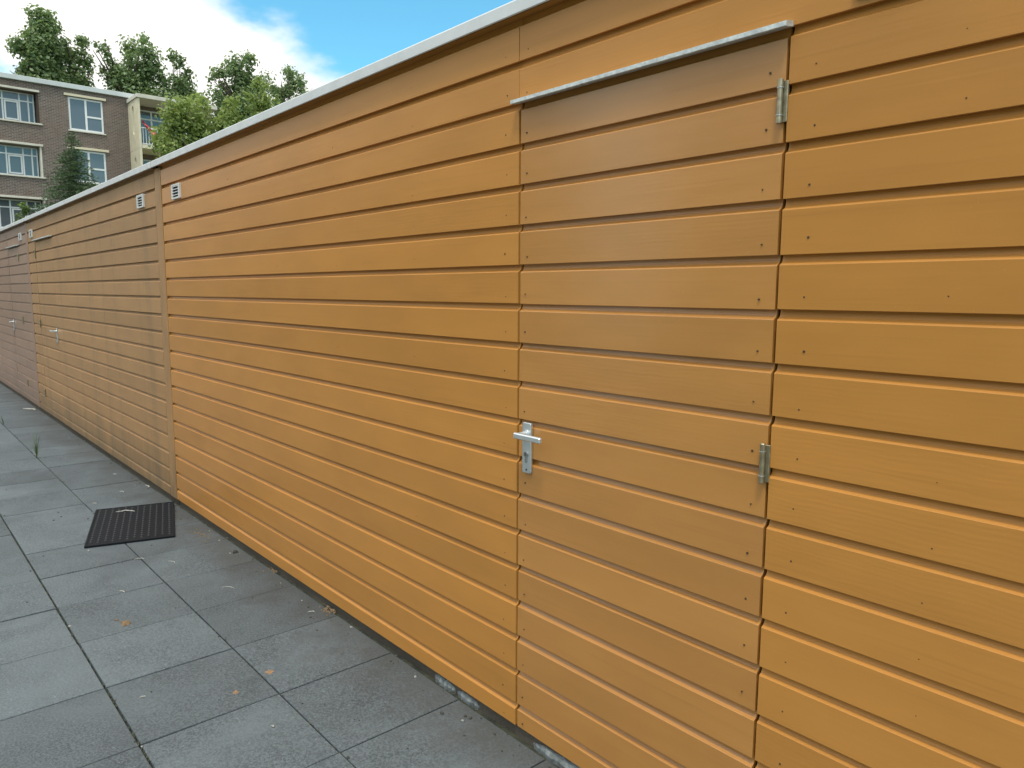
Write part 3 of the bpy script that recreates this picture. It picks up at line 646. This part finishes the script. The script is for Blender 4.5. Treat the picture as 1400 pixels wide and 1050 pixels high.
def slot_wall(z0, z1, sa, sb):
    """side wall in the XZ plane with one arched slot between heights sa and sb"""
    xa, xb = FX+0.005, FX+1.80; ca, cb = FX+0.72, FX+1.08; cx = (ca+cb)/2; r = (cb-ca)/2; m = MB(); arc = [(cx+r*math.cos(math.pi-math.pi*k/8), sb-r+r*math.sin(math.pi*k/8)) for k in range(9)]
    arcb = [(cx+r*math.cos(math.pi+math.pi*k/8), sa+r+r*math.sin(math.pi+math.pi*k/8)) for k in range(9)]
    for y in (9.68, 9.79):
        V = [(xa, z0), (xb, z0), (xb, z1), (xa, z1)]
        m.add([(xa, y, z0), (ca, y, z0), (ca, y, z1), (xa, y, z1)], [(0, 1, 2, 3)]); m.add([(cb, y, z0), (xb, y, z0), (xb, y, z1), (cb, y, z1)], [(0, 1, 2, 3)])
        for k in range(8):
            m.add([(arc[k][0], y, arc[k][1]), (arc[k+1][0], y, arc[k+1][1]), (arc[k+1][0], y, z1), (arc[k][0], y, z1)], [(0, 1, 2, 3)])
            m.add([(arcb[k][0], y, arcb[k][1]), (arcb[k+1][0], y, arcb[k+1][1]), (arcb[k+1][0], y, z0), (arcb[k][0], y, z0)], [(0, 1, 2, 3)])
    loop = arc+arcb[::-1]; n = len(loop)
    for k in range(n):
        p, q_ = loop[k], loop[(k+1) % n]; m.add([(p[0], 9.68, p[1]), (q_[0], 9.68, q_[1]), (q_[0], 9.79, q_[1]), (p[0], 9.79, p[1])], [(0, 1, 2, 3)])
    m.add([(xb, 9.68, z0), (xb, 9.79, z0), (xb, 9.79, z1), (xb, 9.68, z1)], [(0, 1, 2, 3)])
    part('balcony_side_wall', m, M['cream'], ap)
for z in (9.69, 7.10, 4.51, 1.92): slot_wall(z-0.86-0.02+0.004, z-0.86+2.56 if z < 9 else 11.305, z-0.10, z+1.35)
# red cloth tied over the top balcony railing
cl = MB(); n = 14; vs = []; fs = []
for i in range(n+1):
    u = i/n; y = 9.86+0.93*u; z = 10.13-0.80*u+0.10*math.sin(u*7)*.4-0.10*math.sin(math.pi*u); hw = 0.05+0.13*u
    for j in range(5): vs.append((FX+1.80+0.04*math.sin(i*1.3+j*1.7), y+0.03*(j-2)*.5, z-hw*(j-2)*.75))
for i in range(n):
    for j in range(4): fs.append((i*5+j, i*5+5+j, i*5+6+j, i*5+1+j))
cl.add(vs, fs); cmsh = cl.mesh('red_cloth', M['red']); cmsh.materials.append(M['redlight'])
for i, p_ in enumerate(cmsh.polygons): p_.material_index = 1 if i % 4 == 1 and (i//4) % 3 else 0
so_ = place('red_cloth', cmsh, None, (0, 0, 0)); tag(so_, 'red striped cloth hanging diagonally over the balcony railing', 'cloth')
sol = so_.modifiers.new('thick', 'SOLIDIFY'); sol.thickness = 0.01

# ------------------------------------------------------------------ trees
def crown_mesh(name, mat, blobs, n, size, seed, sub=26, flatten=0.75, shell=0.78):
    """leaf faces gathered in many small clumps through the ellipsoids"""
    g = np.random.default_rng(seed); cs = []; rs = []; vol = np.array([b[1][0]*b[1][1]*b[1][2] for b in blobs])**0.75; vol /= vol.sum()
    for b, f in zip(blobs, vol):
        k = max(5, int(sub*len(blobs)*f)); d = g.normal(size=(k, 3)); d /= np.linalg.norm(d, axis=1)[:, None]
        rad = shell*g.uniform(0.15, 1.25, k)**0.5
        cs.append(np.array(b[0])+d*rad[:, None]*np.array(b[1])); rs.append(np.full(k, min(b[1]))*g.uniform(.26, .52, k))
    cs = np.concatenate(cs); rs = np.concatenate(rs); w = rs**1.6; w /= w.sum()
    idx = g.choice(len(cs), n, p=w); d = g.normal(size=(n, 3)); d /= np.linalg.norm(d, axis=1)[:, None]
    pos = cs[idx]+d*(rs[idx]*g.uniform(.25, 1.15, n))[:, None]
    out = d*0.8+np.array([0, 0, 0.55])+g.normal(size=(n, 3))*0.55; out /= np.linalg.norm(out, axis=1)[:, None]
    t = np.cross(out, g.normal(size=(n, 3))); t /= np.linalg.norm(t, axis=1)[:, None]; b = np.cross(out, t)
    s = size*g.uniform(.6, 1.25, n)[:, None]
    v = np.stack([pos-t*s*.55, pos+b*s*.36+out*s*.1, pos+t*s*.55, pos-b*s*.36+out*s*.1], 1).reshape(-1, 3)
    m = bpy.data.meshes.new(name); k = np.arange(n)*4
    f = np.stack([np.stack([k, k+1, k+2], 1), np.stack([k, k+2, k+3], 1)], 1).reshape(-1, 3)
    m.vertices.add(len(v)); m.vertices.foreach_set('co', v.ravel()); m.loops.add(f.size); m.loops.foreach_set('vertex_index', f.ravel().astype(np.int32))
    m.polygons.add(len(f)); m.polygons.foreach_set('loop_start', np.arange(0, f.size, 3, dtype=np.int32)); m.polygons.foreach_set('loop_total', np.full(len(f), 3, dtype=np.int32))
    m.update(); m.validate(); m.materials.append(mat); return m
def tree(name, base, blobs, n, size, mat, trunk_r, label, group=None, seed=1, sub=26, cat='tree', fat=1.0):
    """blobs: (dx, dy, z), (rx, ry, rz) relative to the base, z above the ground"""
    bx, by = base; z0 = ZG-0.045; q = random.Random(seed)
    if group == GB: fat = 1.28
    if group == GF: fat = 1.2
    blobs = [(c, (r[0]*fat, r[1]*fat, r[2]*(1+(fat-1)*.5))) for c, r in blobs]
    t = thing(name, (bx, by, z0), label, cat, group)
    top = max(b[0][2]-b[1][2]*.2 for b in blobs); tr = MB()
    low = min(b[0][2] for b in blobs); pts = []; rad = []
    for i in range(7):
        u = i/6; pts.append((q.uniform(-.12, .12)*u*2, q.uniform(-.12, .12)*u*2, top*u*.92)); rad.append(trunk_r*(1.15-u)*(1.25 if i == 0 else 1)+.015)
    tr.tube(pts, rad, 9); o = place('trunk', tr.mesh('trunk', M['bark'], True), t, (bx, by, z0))
    lm = MB()
    for (c, r) in blobs:
        for k in range(5):
            zs_ = max(0.25*top, c[2]-r[2]*q.uniform(.5, 1.1)-.3); zs_ = min(zs_, top*.85); u = zs_/(top*.92)
            end = Vector((c[0]+q.uniform(-.75, .75)*r[0], c[1]+q.uniform(-.75, .75)*r[1], c[2]+q.uniform(-.5, .45)*r[2])); st = Vector((0, 0, zs_)); mid = st.lerp(end, .5)+Vector((0, 0, -.08*(end-st).length))
            lm.tube([st, mid, end], [trunk_r*(.45*(1.1-u)+.08), trunk_r*.22, trunk_r*.06], 6)
    place('limbs', lm.mesh('limbs', M['bark'], True), o, (bx, by, z0))
    place('crown', crown_mesh('crown', mat, blobs, int(n*(2.9 if group == GB else 2.4)), size*(0.78 if group == GB else 0.85), seed, sub), t, (bx, by, z0))
    return t
GB = 'tall trees behind the apartment block'; GF = 'light green trees behind the shed roof'
# columnar poplars behind the block
tree('poplar_tree', (-62, 9.3), [((0, .15, 20.6), (1.0, .95, 1.4)), ((0, -.05, 19.2), (1.25, 1.15, 1.3)), ((0, 1.0, 18.3), (.6, .6, .7)), ((0, -.3, 18.0), (1.2, 1.25, 2.2)), ((0, -.1, 15), (1.6, 1.6, 3)), ((.2, -1.2, 16.6), (.9, .8, .8)), ((0, .7, 16.5), (1, 1, 1.6)), ((0, 0, 11), (1.8, 1.8, 3.4)), ((0, .3, 7), (1.6, 1.6, 3))], 15000, 0.34, M['poplar'], 0.33, 'tallest slim poplar tree rising over the brick block roof', GB, 11, 40)
tree('poplar_tree', (-62.5, 11.6), [((0, .1, 19.3), (.95, .85, 1.4)), ((0, .0, 17.7), (1.1, .85, 1.2)), ((0, -.4, 16), (1.3, 1.2, 1.5)), ((0, .2, 13), (1.7, 1.7, 3)), ((0, 0, 9), (1.6, 1.6, 3.2)), ((0, 0, 5.6), (1.2, 1.2, 2))], 11000, 0.34, M['poplar'], 0.28, 'poplar with a rounded top leaning against the tallest poplar', GB, 12, 36)
tree('poplar_tree', (-61, 14.5), [((0, -1.6, 19.3), (.6, .55, .8)), ((0, -1.2, 18.0), (.7, .7, 1.0)), ((0, -.4, 16.8), (1.1, .9, 1.2)), ((0, 1.2, 19.1), (1.4, 1.3, 1.5)), ((0, 1.0, 17.2), (1.7, 1.9, 1.8)), ((0, .6, 14.5), (2.2, 2.6, 2.4)), ((0, .6, 10.5), (2.4, 2.6, 3.2)), ((0, 0.4, 6.5), (2, 2.2, 2.5))], 17000, 0.34, M['poplar'], 0.35, 'broad dark tree with two peaks behind the balcony corner', GB, 13, 36)
tree('poplar_tree', (-60, 18.0), [((0, .1, 18.7), (.9, .75, 1.2)), ((0, .5, 17.0), (1.2, 1.2, 1.3)), ((0, .3, 14.8), (1.7, 1.5, 2)), ((0, 0, 11), (1.9, 1.9, 3)), ((0, 0, 7), (1.6, 1.6, 2.6))], 10000, 0.33, M['poplar'], 0.28, 'pointed dark tree beside the broad two peaked tree', GB, 14, 34)
tree('broadleaf_tree', (-55, 20.9), [((0, .1, 18.2), (1.2, 1.25, 1.1)), ((0, -1.0, 17.5), (1.0, 1.1, .9)), ((0, .9, 17.3), (1.2, 1.2, 1.2)), ((0, -1.8, 17.2), (.5, .5, .6)), ((0, 0, 15.4), (2.0, 2.0, 1.8)), ((0, .2, 12.0), (2.2, 2.2, 2.8)), ((0, 0, 8), (2, 2, 2.6))], 14000, 0.31, M['poplar'], 0.3, 'rounded dark tree with an arching side branch above the light green trees', GB, 15, 36)
tree('broadleaf_tree', (-56, 25.2), [((0, .1, 18.3), (1.0, .95, 1.0)), ((0, .4, 16.8), (1.4, 1.2, 1.4)), ((0, -.8, 17.0), (1, .9, 1.1)), ((0, 0, 14), (1.9, 1.9, 2.2)), ((0, 0, 10), (2, 2, 3)), ((0, 0, 6.5), (1.5, 1.5, 2))], 11000, 0.31, M['poplar'], 0.28, 'dark rounded tree furthest along above the roof edge', GB, 16, 34)
tree('broadleaf_tree', (-62, 30.0), [((0, 0, 19.2), (.9, .85, .8)), ((0, 0, 17.6), (1.4, 1.3, 1.4)), ((0, 0, 14), (1.8, 1.8, 2.6)), ((0, 0, 9), (1.8, 1.8, 3))], 7000, 0.32, M['poplar'], 0.26, 'small tree top peeking just over the shed roof edge', GB, 17, 30)
tree('broadleaf_tree', (-55, 11.9), [((0, .1, 13.6), (.9, .9, 1.0)), ((0, .1, 12.0), (1.3, 1.2, 1.5)), ((0, 0, 8.6), (1.7, 1.7, 2.8)), ((0, 0, 5), (1.3, 1.3, 2))], 6000, 0.26, M['mid_leaf'], 0.2, 'low bright green tree just over the brick roof between the poplars', GB, 18, 28)
GF = 'light green trees behind the shed roof'
tree('hornbeam_tree', (-26, 7.62), [((0, -.1, 7.7), (.75, .75, .95)), ((0, .45, 7.3), (.6, .6, .7)), ((0, -.55, 6.9), (.8, .75, 1.1)), ((0, .2, 5.9), (1.15, 1.2, 1.3)), ((0, -.6, 5.2), (.8, .8, 1.0)), ((0, 0, 4.2), (1.1, 1.15, 1.3)), ((0, 0, 3), (.9, .9, .9))], 13000, 0.15, M['light_leaf'], 0.12, 'leafy light green tree covering the end of the balcony', GF, 21, 34)
tree('hornbeam_tree', (-25.5, 8.75), [((0, .05, 7.9), (.4, .4, .75)), ((0, 0, 7.0), (.65, .62, 1.0)), ((0, 0, 5.6), (.9, .85, 1.3)), ((0, 0, 4.0), (.9, .9, 1.3))], 8500, 0.14, M['light_leaf'], 0.1, 'slender pointed light green tree in the middle of the light trees', GF, 22, 34)
tree('hornbeam_tree', (-25, 9.85), [((0, -.15, 8.55), (.45, .42, .75)), ((0, .2, 8.0), (.55, .5, .8)), ((0, 0, 7.1), (.75, .75, 1.1)), ((0, 0, 5.6), (.9, .9, 1.4)), ((0, 0, 4.0), (.9, .9, 1.3))], 9500, 0.14, M['light_leaf'], 0.1, 'tallest of the light green trees by the shed roof edge', GF, 23, 34)
# sapling low on the left and a spruce
tree('broadleaf_sapling', (-28, 2.6), [((0, 0, 4.15), (.28, .28, .4)), ((0, .1, 3.6), (.4, .42, .5)), ((0, .25, 2.9), (.6, .6, .7)), ((0, 0, 2.1), (.55, .55, .7))], 2600, 0.13, M['mid_leaf'], 0.05, 'small leafy sapling in front of the lowest visible windows', None, 31, 24)
tree('broadleaf_sapling', (-29.5, 3.75), [((0, 0, 4.4), (.25, .25, .35)), ((0, .1, 3.9), (.4, .4, .5)), ((0, 0, 3.0), (.5, .5, .7))], 1700, 0.12, M['needle'], 0.05, 'thin dark sapling beside the foot of the spruce', None, 32, 24)
def spruce(base, H, label, seed):
    q = random.Random(seed); bx, by = base; z0 = ZG-0.045; t = thing('spruce_tree', (bx, by, z0), label, 'tree')
    tr = MB(); tr.tube([(0, 0, 0), (0.02, 0, H*.5), (0, 0, H)], [0.13, .07, .008], 8); place('trunk', tr.mesh('trunk', M['bark'], True), t, (bx, by, z0))
    V = []; F = []
    z = 0.9
    while z < H-0.05:
        L0 = (H-z)*0.47+0.07
        for k in range(12 if z < H-.8 else 6):
            a = q.uniform(0, 6.283); L = L0*q.uniform(.6, 1.15); up = q.uniform(.0, .35)+(.5 if z > H-.7 else 0)
            n = int(L*42)+5
            for i in range(n):
                u = (i+q.random())/n; r = L*u; zz = z+r*up*.8-0.25*r*u+q.gauss(0, .02); sx = q.gauss(0, .05+.11*L*u*(1-u)*2)
                px, py = r*math.cos(a)-sx*math.sin(a), r*math.sin(a)+sx*math.cos(a)
                d = Vector((math.cos(a+q.gauss(0, .7)), math.sin(a+q.gauss(0, .7)), q.gauss(.15, .35))).normalized()*q.uniform(.07, .14); s = d.cross(Vector((q.gauss(0, 1), q.gauss(0, 1), q.gauss(0, 1)))).normalized()*.016
                k0 = len(V); V += [(px, py, zz), (px+d.x*.5+s.x, py+d.y*.5+s.y, zz+d.z*.5+s.z), (px+d.x, py+d.y, zz+d.z), (px+d.x*.5-s.x, py+d.y*.5-s.y, zz+d.z*.5-s.z)]; F += [(k0, k0+1, k0+2), (k0, k0+2, k0+3)]
        z += 0.10
    m = bpy.data.meshes.new('crown'); m.from_pydata(V, [], F); m.materials.append(M['needle']); place('crown', m, t, (bx, by, z0))
spruce((-33, 5.2), 7.9, 'dark green spruce tree in front of the brick wall', 5)

# ------------------------------------------------------------------ unseen, added across the path to shape reflections in the shed paint
M['added_yard'] = soil('added_pale_yard', (0.38, 0.36, 0.32), (0.46, 0.44, 0.40), 2)
yd = MB().box(-40, -11, -60, -14, ZG-0.06, ZG-0.02); tag(place('added_yard', yd.mesh('added_yard', M['added_yard'])), kind='structure')  # pale sheet out of view, added to brighten the gap mirrored in the door
ob = thing('added_house', (-48, -20, ZG-0.045), 'long brick house block added out of view to darken the shed wall reflection', 'building')  # unseen block, added as the dark left side of the mirrored gap
part('wall', MB().box(-75, -22.3, -24, -16, ZG-0.045, 8.9), M['brick'], ob)
part('roof', MB().prism([(-24.5, 8.8), (-15.5, 8.8), (-15.5, 8.95), (-20, 11.3), (-24.5, 8.95)], -75.3, -22.0), M['felt'], ob)
for k in range(15):
    for z in (0.9, 3.6, 6.3):
        x = -73+k*3.3; f = part('window', MB().box(x, x+1.7, -16.0, -15.95, z, z+1.5), M['white'], ob, (x, -16, z)); part('pane', MB().box(x+.1, x+1.6, -15.945, -15.93, z+.1, z+1.4), M['glass'], f, (x, -16, z))
hb = [((-7.4+2.1*i, 0.15*(-1)**i, z), (1.5, 1.1, 1.8)) for i in range(8) for z in (1.8, 4.2, 6.4)]
tree('added_hedge', (-3.4, -17), hb, 9000, 0.34, M['mid_leaf'], 0.06, 'tall leaf screen added out of view to darken the door reflection', None, 60, 30, 'added_hedge')  # unseen leaf screen, added as the dark right side of the mirrored gap
